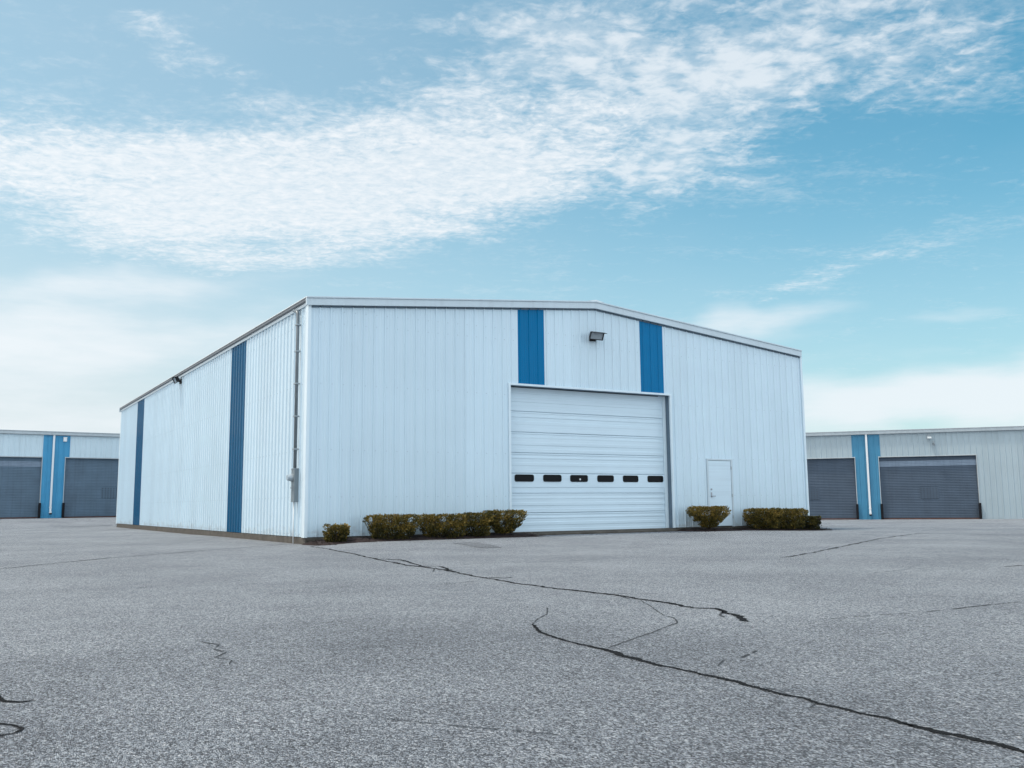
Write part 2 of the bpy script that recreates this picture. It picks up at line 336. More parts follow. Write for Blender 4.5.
cracks = {
    'c1':([(-0.2,-0.95),(-0.3,-2.46),(-0.57,-4.54),(-1.08,-7.48),(-1.27,-8.9),(-1.26,-9.85),(-1.53,-11.57),(-1.68,-12.77),(-1.72,-13.85),(-1.65,-14.41),(-1.65,-14.95),(-1.72,-15.68),(-1.81,-16.21),(-1.66,-16.38),(-1.88,-16.78),(-2.15,-17.23)], .042),
    'c1b':([(-0.9,-6.84),(-0.72,-7.39),(-0.87,-8.03),(-1.18,-9.13),(-0.99,-9.44),(-1.26,-10.38)], .035),
    'c1c':([(-1.52,-11.87),(-1.41,-12.17),(-1.2,-12.01)], .03),
    'c2':([(-3.64,-16.37),(-3.84,-16.78),(-3.94,-17.34),(-3.95,-17.75),(-4.01,-18.14),(-4.04,-18.43),(-4.03,-18.73),(-4.03,-19.03),(-4.08,-19.27),(-4.08,-19.55),(-4.1,-19.76),(-4.11,-19.99),(-4.12,-20.21),(-4.12,-20.41),(-4.14,-20.66),(-4.15,-20.87),(-4.2,-21.6),(-4.18,-23)], .024),
    'h3':([(-3.66,-16.4),(-3.42,-16.11),(-3.16,-15.85),(-2.88,-15.43)], .011),
    'h4':([(-1.74,-15.37),(-1.94,-15.72),(-2.38,-16.47),(-2.47,-16.74),(-2.65,-16.97),(-3.05,-17.21),(-3.52,-17.49),(-3.92,-17.72)], .009),
    'h5':([(-3.78,-18.63),(-3.62,-18.5),(-3.43,-18.48),(-3.16,-18.34)], .009),
    'c6':([(-7.9,-6.6),(-7.47,-6.05),(-6.91,-5.42),(-6.35,-4.65),(-4.9,-2.95),(-3.42,-1.64),(-1.85,-0.35),(-0.26,0.88)], .028),
    'h7':([(-14,30.6),(-5,31.6),(0,33.2),(1.6,34)], .09),
    'c8':([(-7.51,-16.62),(-7.41,-17.23),(-7.4,-17.39),(-7.33,-17.46),(-7.27,-17.48)], .03),
    'c8b':([(-7.55,-17.81),(-7.44,-17.94),(-7.39,-18.01),(-7.37,-18.11),(-7.4,-18.16),(-7.45,-18.17),(-7.56,-18.16)], .018),
    'h9':([(-6.10,-15.80),(-6.02,-16.05),(-6.10,-16.22),(-6.06,-16.42),(-6.17,-16.60),(-6.11,-16.78),(-6.18,-16.95)], .008),
    'h10':([(-6.05,-18.62),(-5.91,-18.87),(-5.81,-19.02),(-5.73,-19.13),(-5.63,-19.26),(-5.55,-19.37),(-5.38,-19.62)], .005),
    'h11':([(4.6,-11.3),(6.33,-10.44),(9.19,-8.91),(13.02,-6.83),(17.08,-5.12),(17.24,-7.31),(17.6,-8.91)], .05),
    'c12':([(5.36,-14.82),(5.9,-14.78),(6.79,-14.82)], .03),
    'h13':([(-1.51,-17.49),(-1.03,-17.53),(-0.47,-17.63),(1.02,-17.61)], .011),
    'h14':([(2.78,-14.48),(3.89,-14.32),(4.47,-14.28)], .010),
    'h15':([(-1.04,-9.49),(0.05,-9.16),(0.84,-9.47),(1.19,-9.59),(2.91,-9.5)], .014),
}
def crack(pts, w, seed, hair=False):
    rn = random.Random(seed); P = []
    for i in range(len(pts)-1):
        a, c = Vector((*pts[i], 0)), Vector((*pts[i+1], 0)); n = max(2, int((c-a).length/max(.012, w*.42)))
        for k in range(n): P.append(a.lerp(c, k/n))
    P.append(Vector((*pts[-1], 0))); n = len(P); mb = MB(); off = rn.random()*50
    prev = None
    for i, p in enumerate(P):
        d = (P[min(i+1, n-1)]-P[max(i-1, 0)]).normalized(); q = Vector((-d.y, d.x, 0))
        s = i*max(.012, w*.42)
        wob = noise.noise(Vector((s*2.2, off, 0)))*w*1.1 + noise.noise(Vector((s*8, off, 7)))*w*.9
        ww = w*(.40 + 1.5*abs(noise.noise(Vector((s*.9, off, 3)))) + .35*abs(noise.noise(Vector((s*7, off, 5)))) + .3*rn.random())
        ww *= min(1, (i+.3)/5, (n-i-.3)/5)
        l = p + q*(wob+ww*.8*(.6+.6*rn.random())); r = p + q*(wob-ww*.8*(.6+.6*rn.random()))
        mb.v += [(l.x, l.y, gh(l.x, l.y)+.004), (r.x, r.y, gh(r.x, r.y)+.004)]
        if i and not (hair and noise.noise(Vector((s*2.5/max(w*20, .25), off, 21))) < -.24): k = 2*i; mb.f.append((k-2, k-1, k+1, k)); mb.mi.append(0)
    return mb
for i, (k, (pts, w)) in enumerate(cracks.items()):
    o = crack(pts, w, i, k[0] == 'h').build('ground_crack', M['hair'] if k[0] == 'h' else M['crack']); tag(o, kind='structure')
rb = random.Random(21)
for src, n in (('c1', 9), ('c2', 8), ('c6', 3)):                       # short side branches
    pts, w = cracks[src]
    for _ in range(n):
        k = rb.randrange(1, len(pts)-2); a, c = Vector(pts[k]), Vector(pts[k+1]); p = a.lerp(c, rb.random()); d = (c-a).normalized()
        ang = rb.choice((-1, 1))*rb.uniform(.3, 1.1); l = rb.uniform(.12, .5)*(2.0 if src != 'c2' else .8); br_ = [tuple(p)]
        for q in range(3):
            ang += rb.uniform(-.4, .4); e = Vector((d.x*math.cos(ang)-d.y*math.sin(ang), d.x*math.sin(ang)+d.y*math.cos(ang))); p = p + e*l/3; br_.append(tuple(p))
        tag(crack(br_, w*.3, rb.randrange(999), True).build('ground_crack', M['hair']), kind='structure')
b = MB(); pp = []
for i, (x, y) in enumerate([(2.6, -2.9), (2.95, -2.82), (3.3, -2.95), (3.1, -3.9), (2.78, -4.95), (2.55, -4.9), (2.3, -4.68), (2.5, -3.8)]): pp.append((x, y, gh(x, y)+.006))
b.add(pp, [tuple(range(len(pp)))]); tag(b.build('ground_patch', M['patch']), kind='structure')

# ------------------------------------------------------------------ ribbed siding
PITCH, RIB = .3048, .037
def siding(x0, x1, zb, ztop, pitch=PITCH, rib=RIB, screws=()):
    """sheet along local x, outward = -y; zb, ztop: functions of x or numbers"""
    fz = zb if callable(zb) else (lambda x: zb); ft = ztop if callable(ztop) else (lambda x: ztop)
    prof = [(0, 0), (.095, 0), (.103, .007), (.117, .007), (.125, 0), (.170, 0), (.178, .007), (.192, .007), (.200, 0), (.243, 0), (.260, rib), (.288, rib)]
    pts = []
    k = math.floor(x0/pitch)
    while k*pitch < x1:
        for u, d in prof: pts.append((k*pitch + u*pitch/.3048, d))
        k += 1
    pts.append((k*pitch, 0))
    def at(x):
        for a, c in zip(pts, pts[1:]):
            if a[0] <= x <= c[0]: return a[1] + (c[1]-a[1])*(x-a[0])/max(1e-9, c[0]-a[0])
        return 0
    line = [(x0, at(x0))] + [p for p in pts if x0 + 1e-4 < p[0] < x1 - 1e-4] + [(x1, at(x1))]
    mb = MB()
    for x, d in line: mb.v += [(x, -d, fz(x)), (x, -d, ft(x))]
    for i in range(len(line)-1): mb.f.append((2*i, 2*i+2, 2*i+3, 2*i+1)); mb.mi.append(0)
    # returns so that the sheet has thickness
    n0 = len(mb.v); T = .05
    mb.add([(x0, -line[0][1], fz(x0)), (x0, T, fz(x0)), (x0, T, ft(x0)), (x0, -line[0][1], ft(x0))], [(0, 1, 2, 3)])
    mb.add([(x1, -line[-1][1], fz(x1)), (x1, T, fz(x1)), (x1, T, ft(x1)), (x1, -line[-1][1], ft(x1))], [(0, 1, 2, 3)])
    for z in screws:                                     # screw heads beside the ribs
        kk = math.ceil(x0/pitch)
        while kk*pitch < x1 - .02:
            x = kk*pitch + .03
            if fz(x)+.02 < z < ft(x)-.02 and x < x1-.02: mb.box((x-.006, -.006, z-.006), (x+.006, .001, z+.006), 1)
            kk += 1
    return mb

# ------------------------------------------------------------------ main warehouse
WW, LL, S0, HE, HR = 18.09, 30.35, .20, 6.13, 6.96
wh = empty('metal_warehouse', (0, 0, 0), 0, 'large white metal warehouse with blue stripes and a wide white overhead door', 'warehouse')
RZ = Matrix.Rotation(-math.pi/2, 4, 'Z')                      # local x -> -y ... used for the side wall
def gable(x): return HE + (HR-HE)*(1-abs(x-WW/2)/(WW/2)) - .01
scr = [.27, 1.2, 2.4, 4.1, 5.7, 6.02]
DX0, DX1, DT = 6.00, 11.95, 4.385
def fw(x0, x1, zb, name='wall_panel', mt='siding'):
    return siding(x0, x1, zb, gable, rib=.030, screws=scr).build(name, [M[mt], M['boxg'] if mt == 'siding' else M[mt]], wh)
fw(.037, DX0-.07, S0); fw(DX0-.07, 6.275, DT+.05); fw(6.275, 7.19, DT+.05, 'blue_stripe', 'blue'); fw(7.19, 10.81, DT+.05)
fw(10.81, 11.75, DT+.05, 'blue_stripe', 'blue'); fw(11.75, DX1+.07, DT+.05); fw(DX1+.07, 13.43, S0); fw(13.43, 14.57, 2.40); fw(14.57, WW-.037, S0)
# inner wall behind the sheets so nothing is see-through
# side walls: local x runs along the wall, outward = -y
def place_side(mb, name, mats, left=True):
    if left: xf = Matrix(((0, 1, 0, 0), (-1, 0, 0, LL), (0, 0, 1, 0), (0, 0, 0, 1)))      # local (x,y,z)->(y, LL-x, z): outward -x
    else: xf = Matrix(((0, -1, 0, WW), (1, 0, 0, 0), (0, 0, 1, 0), (0, 0, 0, 1)))
    return mb.build(name, mats, wh, xf=xf)
def sw(y0, y1, name='wall_panel', mt='siding', left=True):
    x0, x1 = (LL-y1, LL-y0) if left else (y0, y1)
    return place_side(siding(x0, x1, S0, HE-.01, screws=scr), name, [M[mt], M['boxg'] if mt == 'siding' else M[mt]], left)
sw(.10, 5.95); sw(5.95, 7.69, 'blue_stripe', 'blue_shaded'); sw(7.69, 23.44); sw(23.44, 25.27, 'blue_stripe', 'blue_shaded'); sw(25.27, LL-.10)
sw(.10, LL-.10, left=False)
bk = siding(.10, WW-.10, S0, lambda x: gable(WW-x)); bk.build('wall_panel', M['siding'], wh, xf=Matrix(((-1, 0, 0, WW), (0, -1, 0, LL), (0, 0, 1, 0), (0, 0, 0, 1))))
# corner trims
for (x, y, sx, sy) in ((0, 0, 1, 1), (WW, 0, -1, 1), (0, LL, 1, -1), (WW, LL, -1, -1)):
    b = MB(); o = .046
    b.prism([(-o*sx, -o*sy), (.037*sx, -o*sy), (.037*sx, 0), (0, 0), (0, .16*sy), (-o*sx, .16*sy)], lambda p, d: (x+p[0], y+p[1], d), S0-.012, HE-.02)
    b.build('corner_trim', M['trim'], wh, bevel=.004)
# base trim (drip edge) and foundation
b = MB(); b.box((-.01, -.01, -.35), (WW+.01, LL+.01, S0-.016)); b.build('foundation', M['concrete'], wh, bevel=.012)
# roof: two slopes
for sgn in (0, 1):
    fx = (lambda x: x) if sgn == 0 else (lambda x: WW-x)
    b = MB()
    sl = (HR-HE)/(WW/2)
    xe = -.115 if sgn == 0 else .03; zt = HE + .165 + sl*(xe+.17); xm = WW/2
    poly = [(xe, zt), (xe, zt+.02), (xm, zt+.02+sl*(xm-xe)), (xm, zt+sl*(xm-xe))]
    b.prism(poly, lambda p, d: (fx(p[0]), d, p[1]), -.10, LL+.10)
    b.build('roof_panel', M['roof'], wh)
b = MB()
for d0, d1 in ((-.14, LL+.14),):
    zr = HE+.185+sl*(WW/2+.17)
    b.prism([(WW/2-.3, zr-.3*sl+.003), (WW/2, zr+.03), (WW/2+.3, zr-.3*sl+.003)], lambda p, d: (p[0], d, p[1]), d0, d1)
b.build('ridge_cap', M['roof'], wh)
# rake trims (front and back), each half stepped: deep fascia with a top lip
for yy, sg in ((0, -1), (LL, 1)):
    b = MB()
    for h0, h1, dep in ((-.035, .150, .118), (.152, .192, .145)):
        pts = [(-.12, HE+h0-.12*sl), (WW/2, HR+h0), (WW-.03, HE+h0+.03*sl), (WW-.03, HE+h1+.03*sl), (WW/2, HR+h1), (-.12, HE+h1-.12*sl)]
        n = len(pts)
        for half in ((0, 1, 4, 5), (1, 2, 3, 4)):
            poly = [pts[i] for i in half]
            b.prism(poly, lambda p, d: (p[0], d, p[1]), yy+sg*.044, yy+sg*dep)
    b.build('rake_trim', M['rake'], wh, bevel=.004)
b = MB()
for x0, x1 in ((.04, WW/2), (WW/2, WW-.04)):
    b.prism([(x0, gable(x0)-.07), (x1, gable(x1)-.07), (x1, gable(x1)-.01), (x0, gable(x0)-.01)], lambda p, d: (p[0], d, p[1]), -.030, -.002)
b.build('shadow_gap_strip', M['jamb'], wh)  # dark strip standing in for the shadow gaps at the rib ends
# eave gutter
for side in (0,):
    fx = (lambda x: x) if side == 0 else (lambda x: WW-x)
    b = MB()
    b.prism([(-.046, HE+.075), (-.085, HE+.075), (-.105, HE+.095), (-.105, HE+.14), (-.115, HE+.145), (-.115, HE+.160), (-.046, HE+.160)], lambda p, d: (fx(p[0]), d, p[1]), -.03, LL+.03)
    b.build('gutter', M['gutter'], wh)
    b = MB(); b.box((-.052, -.02, HE-.014), (-.002, LL+.02, HE+.073)); b.build('eave_trim', M['rake'], wh)
# overhead door opening
b = MB(); b.box((DX0-.07, -.047, S0-.01), (DX0-.002, .02, DT+.06)); b.build('door_trim', M['trim'], wh, bevel=.004)
b = MB(); b.box((DX1+.002, -.047, S0-.01), (DX1+.07, .02, DT+.06)); b.build('door_trim', M['trim'], wh, bevel=.004)
b = MB(); b.box((DX0-.002, -.050, DT+.002), (DX1+.002, .02, DT+.06)); b.build('door_trim', M['trim'], wh, bevel=.004)
b = MB(); b.box((DX0-.10, .021, S0-.016), (DX0, .34, DT)); b.box((DX1, .021, S0-.016), (DX1+.10, .34, DT)); b.box((DX0-.10, .021, DT), (DX1+.10, .34, DT+.08))
b.build('door_jamb', M['jamb'], wh)
for x0, x1 in ((DX0+.002, DX0+.05), (DX1-.09, DX1-.002)):
    b = MB(); b.box((x0, .19, S0-.01), (x1, .245, DT-.002)); b.build('door_track', M['trim'], wh)
b = MB(); b.box((DX0-.05, -.16, -.2), (DX1+.05, .33, S0-.05)); 
bo = b.build('door_sill', M['concrete'], wh, bevel=.02)
od = tag(bpy.data.objects.new('overhead_door', None)); C.objects.link(od); od.parent = wh; od.location = (DX0, .25, S0-.045)
DZ0 = S0-.045; BND = [v-DZ0 for v in (.155, .72, 1.285, 1.865, 2.46, 3.06, 3.67, 4.41)]; DW = DX1-DX0
wins = [(.29, .92), (1.27, 1.89), (2.23, 2.85), (3.23, 3.83), (4.21, 4.79), (5.18, 5.80)]
def round_rect(x0, z0, x1, z1, r, n=5):
    P = []
    for cx, cz, a0 in ((x1-r, z1-r, 0), (x0+r, z1-r, 90), (x0+r, z0+r, 180), (x1-r, z0+r, 270)):
        for k in range(n+1): a = R(a0+90*k/n); P.append((cx+r*math.cos(a), cz+r*math.sin(a)))
    return P
rd = random.Random(3)
for k in range(7):
    z0 = BND[k]+.004; z1 = BND[k+1]-.004; b = MB(); h = z1-z0; tip = rd.uniform(-.007, .007); tw = rd.uniform(-.007, .007)
    # cross-section: rolled edges and pressed horizontal ribs
    pr = [(0, .03), (0, .012), (.012, 0), (.05*h/.5, 0)]
    for q in ((.10, .15, .17, .21), (.29, .34, .36, .40), (.44, .47, .48, .51)) if k != 2 else ((.05, .10, .12, .17),):
        a, c, d, e = [v*h/.55 for v in q]
        dd_ = rd.uniform(.003, .013); pr += [(a, 0), (a+.012, dd_), (e-.012, dd_), (e, 0)]
    pr += [(h-.03, 0), (h-.012, 0), (h, .012), (h, .03)]
    for i, (zz_, dd) in enumerate(pr):
        for x, t_ in ((.02, tip), (DW*.5, tw), (DW-.02, -tip)): b.v.append((x, dd + t_ + (0.002*math.sin(k*3+x)), z0+zz_))
    for i in range(len(pr)-1):
        for c in (0, 1): b.f.append((3*i+c, 3*i+c+1, 3*i+c+4, 3*i+c+3)); b.mi.append(0)
    b.build('door_section', M['doorw'], od)
zc0, zc1 = 1.64-DZ0, 1.815-DZ0
for x0, x1 in wins:
    fr = MB(); o_ = round_rect(x0-.01, zc0-.015, x1+.01, zc1+.015, .06); i_ = round_rect(x0+.015, zc0+.015, x1-.015, zc1-.015, .045); n = len(o_)
    fr.add([(x, -.016, z) for x, z in o_] + [(x, -.016, z) for x, z in i_] + [(x, .006, z) for x, z in o_] + [(x, .006, z) for x, z in i_],
           [(j, (j+1) % n, n+(j+1) % n, n+j) for j in range(n)] + [(j, (j+1) % n, 2*n+(j+1) % n, 2*n+j) for j in range(n)] + [(n+j, n+(j+1) % n, 3*n+(j+1) % n, 3*n+j) for j in range(n)])
    wf = fr.build('window', M['rubber'], od)
    gl = MB(); gl.prism(round_rect(x0+.012, zc0+.012, x1-.012, zc1-.012, .045), lambda p, d: (p[0], d, p[1]), -.009, -.005); gl.mi = [0]*len(gl.f)
    q = gl.build('window_pane', M['glass'], od)
b = MB(); b.box((2.545, -.024, zc0+.035), (2.595, -.0095, zc0+.085)); b.build('latch', M['white'], od, bevel=.006)  # white spot on the third window pane, built as a small sticker
b = MB(); b.box((.02, -.02, -.03), (DW-.02, .03, .004)); b.build('bottom_seal', M['rubber'], od)
b = MB(); b.box((.02, -.004, DT-(S0-.045)-.02), (DW-.02, .03, DT-(S0-.045)+.02)); b.build('top_seal', M['rubber'], od)
# personnel door
b = MB(); b.box((13.43, -.040, S0-.01), (13.495, .03, 2.40)); b.box((14.505, -.040, S0-.01), (14.57, .03, 2.40)); b.box((13.495, -.040, 2.345), (14.505, .03, 2.40))
b.build('door_frame', M['rake'], wh, bevel=.004)
ed = MB(); ed.box((13.503, -.022, S0+.012), (14.497, .02, 2.337)); edo = ed.build('entry_door', M['doorw'], wh, bevel=.004)
b = MB(); b.box((13.57, -.032, 1.14), (13.625, -.0225, 1.30)); b.tube([(13.60, -.03, 1.18), (13.60, -.085, 1.18), (13.72, -.088, 1.178)], .012, 8); b.build('handle', M['chrome'], edo)
b = MB(); b.tube([(13.60, -.02, 1.40), (13.60, -.045, 1.40)], .03, 12); b.build('deadbolt', M['chrome'], edo)
for z in (.5, 1.2, 2.1):
    b = MB(); b.tube([(14.50, -.043, z-.05), (14.50, -.043, z+.05)], .012, 8); b.build('hinge', M['galv'], edo)
b = MB(); b.box((13.40, -.10, S0-.05), (14.60, .03, S0-.02)); b.build('threshold', M['concrete'], wh)

# ------------------------------------------------------------------ flood lights
def flood(label, grp):
    t = empty('flood_light', (0, 0, 0), 0, label, 'flood light', grp)
    b = MB(); b.box((-.11, -.05, -.08), (.11, -.0, .10)); b.build('back_plate', M['dark'], t, bevel=.008)
    b = MB(); b.tube([(0, -.04, .0), (0, -.13, .02), (0, -.16, .06)], .03, 10); b.build('arm', M['dark'], t, smooth=True)
    # tilted housing: open tray facing out and down
    hw, hd, hh = .25, .11, .125
    def P(x, u, v):      # u: forward of the lens plane, v: along lens plane
        a = R(28); return (x, -.24 - u*math.cos(a) - v*math.sin(a)*.9 - .0, .05 - u*math.sin(a) + v*math.cos(a))
    b = MB()
    front = [(-hw, -hh), (hw, -hh), (hw, hh), (-hw, hh)]; back = [(-hw*.75, -hh*.7), (hw*.75, -hh*.7), (hw*.75, hh*.7), (-hw*.75, hh*.7)]
    vs = [P(x, .02, v) for x, v in front] + [P(x, -.13, v) for x, v in back] + [P(x*.9, .02, v*.84) for x, v in front] + [P(x*.9, -.01, v*.84) for x, v in front]
    fs = [(4, 5, 6, 7)] + [(i, (i+1) % 4, 4+(i+1) % 4, 4+i) for i in range(4)] + [(i, (i+1) % 4, 8+(i+1) % 4, 8+i) for i in range(4)] + [(8+i, 8+(i+1) % 4, 12+(i+1) % 4, 12+i) for i in range(4)]
    b.add(vs, fs); b.build('housing', M['dark'], t)
    b = MB(); b.add([P(x*.9, -.006, v*.84) for x, v in front], [(0, 1, 2, 3)]); b.build('lens', M['lens'], t)
    # visor above the lens
    b = MB(); b.add([P(-hw, .02, hh), P(hw, .02, hh), P(hw*1.02, .15, hh*1.12), P(-hw*1.02, .15, hh*1.12), P(-hw, .02, hh+.012), P(hw, .02, hh+.012), P(hw*1.02, .15, hh*1.12+.012), P(-hw*1.02, .15, hh*1.12+.012)],
                    [(0, 1, 2, 3), (4, 5, 6, 7), (0, 1, 5, 4), (1, 2, 6, 5), (2, 3, 7, 6), (3, 0, 4, 7)]); b.build('visor', M['dark'], t)
    return t
f1 = flood('black flood light under the roof peak, above the overhead door, between the blue stripes', 'flood lights on the white warehouse'); f1.location = (8.93, -.036, 5.98)
f2 = copy_tree(f1); f2.location = (-.036, 15.3, 5.93); f2.rotation_euler = (0, 0, -math.pi/2)
f2['label'] = 'black flood light under the gutter of the long left wall, between its two blue stripes'

# ------------------------------------------------------------------ electric service on the left wall
em = empty('electric_meter', (-.041, .60, 1.08), 0, 'grey electric meter cabinet with a tall conduit on the left wall near the front corner', 'electric meter')
b = MB(); b.box((-.115, -.12, .0), (0, .13, .84)); b.box((-.122, -.125, .82), (0, .135, .86)); eb = b.build('cabinet', M['boxg'], em, bevel=.008)
b = MB(); b.tube([(-.112, 0.02, .62), (-.20, .02, .62), (-.26, .02, .62)], [.088, .085, .07], 16); b.build('meter_glass', M['lens'], em, smooth=False)
b = MB(); b.tube([(-.112, .02, .62), (-.15, .02, .62)], .105, 16); b.build('meter_ring', M['galv'], em)
b = MB(); b.box((-.135, -.03, .30), (-.114, .03, .42)); b.tube([(-.15, .0, .36), (-.17, .0, .36)], .015, 8); b.build('latch', M['galv'], em)
b = MB(); b.tube([(-.07, -.01, .86), (-.07, -.01, 4.78), (-.07, .015, 4.90), (-.07, .09, 4.98), (-.07, .22, 5.02), (-.07, .34, 5.05)], .042, 12); b.build('conduit', M['conduit'], em, smooth=True)
for z in (1.35, 2.2, 3.05, 3.9, 4.6):
    b = MB(); b.box((-.127, -.085, z-.02), (-.0, .065, z+.02)); b.build('strap', M['galv'], em, bevel=.004)
b = MB(); b.tube([(-.05, .08, 0), (-.05, .08, -1.07)], .014, 8); b.build('ground_wire', M['white'], em, smooth=True)

# ------------------------------------------------------------------ background storage buildings
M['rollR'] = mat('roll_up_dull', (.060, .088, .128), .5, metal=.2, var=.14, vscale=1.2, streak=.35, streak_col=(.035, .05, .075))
def storage(loc, rz, s0, s1, zb_stripe, doors, spout, siding_m, blue_m, label, grid_doors, pale, dep=14, H=5.27, HB=5.05, HD=3.66):
    t = empty('storage_building', loc, rz, label, 'storage building', 'low storage buildings behind the warehouse')
    st0, st1 = zb_stripe
    xs_ = sorted({s0, s1, st0, st1, *[d for dd in doors for d in dd]})
    for a, c in zip(xs_, xs_[1:]):
        mid = (a+c)/2; blue = st0 < mid < st1; ind = any(d0 < mid < d1 for d0, d1 in doors)
        siding(a, c, HD+.05 if ind else 0, HB, rib=.03).build('blue_stripe' if blue else 'wall_panel', M[blue_m] if blue else M[siding_m], t)
    b = MB(); b.box((s0, -.10, HB-.02), (s1, dep, H-.012)); b.build('roof', M['oldtrim'], t)
    b = MB(); b.box((s0-.05, -.17, HB), (s1+.05, -.103, H-.05)); b.box((s0-.05, -.20, H-.048), (s1+.05, -.03, H)); b.build('fascia', M['oldtrim'], t, bevel=.01)
    b = MB(); b.box((s0, .06, -.5), (s0+.1, dep, HB-.03)); b.build('end_wall', M[siding_m], t)
    b = MB(); b.box((s1-.1, .06, -.5), (s1, dep, HB-.03)); b.build('end_wall', M[siding_m], t)
    b = MB(); b.box((s0, dep-.1, -.5), (s1, dep, HB-.03)); b.build('back_wall', M[siding_m], t)
    b = MB(); b.box((s0, .0, -.6), (s1, .35, -.002)); b.build('foundation', M['concrete'], t)
    for i, (d0, d1) in enumerate(doors):
        b = MB(); b.box((d0-.035, -.045, 0), (d0+.0, .14, HD+.06)); b.box((d1, -.045, 0), (d1+.035, .14, HD+.06)); b.box((d0, -.042, HD), (d1, .14, HD+.055)); b.build('door_frame', M['oldtrim'], t)
        b = MB(); sp = .095; n = int(HD/sp)
        pale_z = (3.08, 3.40) if i in pale else (9, 9)
        prof = []
        for k in range(n+1):
            z = k*sp
            for u, d in ((0, .0), (.03, -.011), (.065, -.011)):
                if z+u < HD: prof.append((z+u, d))
        prof.append((HD, 0))
        for z, d in prof: b.v += [(d0, .15+d, z), (d1, .15+d, z)]
        for q in range(len(prof)-1):
            b.f.append((2*q, 2*q+1, 2*q+3, 2*q+2)); zz2 = prof[q][0]; b.mi.append(1 if pale_z[0] < zz2 < pale_z[1] else 0)
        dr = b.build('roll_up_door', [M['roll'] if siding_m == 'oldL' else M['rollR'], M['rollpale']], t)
        b = MB(); b.box((d0, .10, .0), (d1, .17, .075)); b.build('bottom_bar', M['rust'], dr)
        if i in grid_doors:
            gm = MB(); x0_ = (d0+d1)/2-.45; z0_ = 1.20; n_ = 6; px_, pz_ = .165, .115; bx_, bz_ = .07, .05
            gx = sorted([x0_+a_*px_ for a_ in range(n_+1)] + [x0_+a_*px_+bx_ for a_ in range(n_)]); gz = sorted([z0_+a_*pz_ for a_ in range(n_+1)] + [z0_+a_*pz_+bz_ for a_ in range(n_)])
            gm.v = [(x, .122, z) for z in gz for x in gx]; w_ = len(gx)
            for zj in range(len(gz)-1):
                for xi in range(w_-1):
                    q = zj*w_+xi; gm.f.append((q, q+1, q+w_+1, q+w_)); gm.mi.append(1 if (xi % 2 == 0 and zj % 2 == 0) else 0)
            gm.build('vent_grid', [M['roll'] if siding_m == 'oldL' else M['rollR'], M['vent']], dr)
        for x in (d0, d1):
            sg = -1 if x == d0 else 1
            g_ = MB(); g_.box((x-.07, -.16, .0), (x+.07, -.047, .92)); g_.build('door_guard', M['guard'], t, bevel=.02)
    b = MB(); xq = spout
    b.box((xq-.055, -.13, .42), (xq+.055, -.036, HB+.02)); b.box((xq-.07, -.14, .62), (xq+.07, -.033, .68)); b.box((xq-.06, -.22, .30), (xq+.06, -.036, .42)); b.build('downspout', M['white'], t, bevel=.01)
    b = MB(); b.box((xq-.06, -.34, .22), (xq+.06, -.1, .31)); b.build('spout_outlet', M['guard'], t, bevel=.01)
    return t
bl = storage((-2.324, 40.519, .44), 0.0633, -36, 16, (-.59, .91), [(-5.95, -.62), (.69, 6.0)], -.02, 'oldL', 'oldblueL',
             'low storage building with grey roll-up doors at the far left', (0, 1), (0,))
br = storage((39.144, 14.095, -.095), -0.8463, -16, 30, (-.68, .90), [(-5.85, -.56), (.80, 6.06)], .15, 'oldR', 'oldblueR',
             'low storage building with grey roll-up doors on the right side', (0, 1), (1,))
def on(t, s, y, z): return t.matrix_basis @ Vector((s, y, z))
def place(o, bld, s, z):
    c, sn = math.cos(bld.rotation_euler.z), math.sin(bld.rotation_euler.z)
    o.location = (bld.location.x + s*c + .036*sn, bld.location.y + s*sn - .036*c, bld.location.z + z); o.rotation_euler = (0, 0, bld.rotation_euler.z)
sb = empty('junction_box', (0, 0, 0), 0, 'small white box high on the blue stripe of the left storage building', 'junction box')
b = MB(); b.box((-.10, -.10, -.14), (.10, 0, .12)); b.build('box_body', M['white'], sb, bevel=.01)
b = MB(); b.box((-.11, -.115, .09), (.11, 0, .135)); b.build('box_lid', M['white'], sb, bevel=.006)
place(sb, bl, .60, 4.80)
wl = empty('wall_lamp', (0, 0, 0), 0, 'small pale wall lamp high above the right-hand roll-up door of the right building', 'wall lamp')
b = MB(); b.box((-.08, -.06, .0), (.08, 0, .26)); b.build('base_plate', M['galv'], wl, bevel=.01)
b = MB(); b.prism([(-.05, .12), (-.30, .02), (-.30, -.04), (-.05, -.02)], lambda p, d: (d, p[0], p[1]), -.11, .11); b.build('shade', M['oldtrim'], wl, bevel=.01)
place(wl, br, 3.62, 4.70)
sc = empty('security_camera', (0, 0, 0), 0, 'small grey security camera just under the wall lamp of the right building', 'security camera')
b = MB(); b.tube([(0, 0, .1), (0, -.10, .08), (0, -.13, .0)], .03, 8); b.build('bracket', M['galv'], sc)
b = MB(); b.tube([(.0, -.02, -.03), (.0, -.24, -.10)], .065, 10); b.build('body', M['galv'], sc)
place(sc, br, 3.84, 4.42)

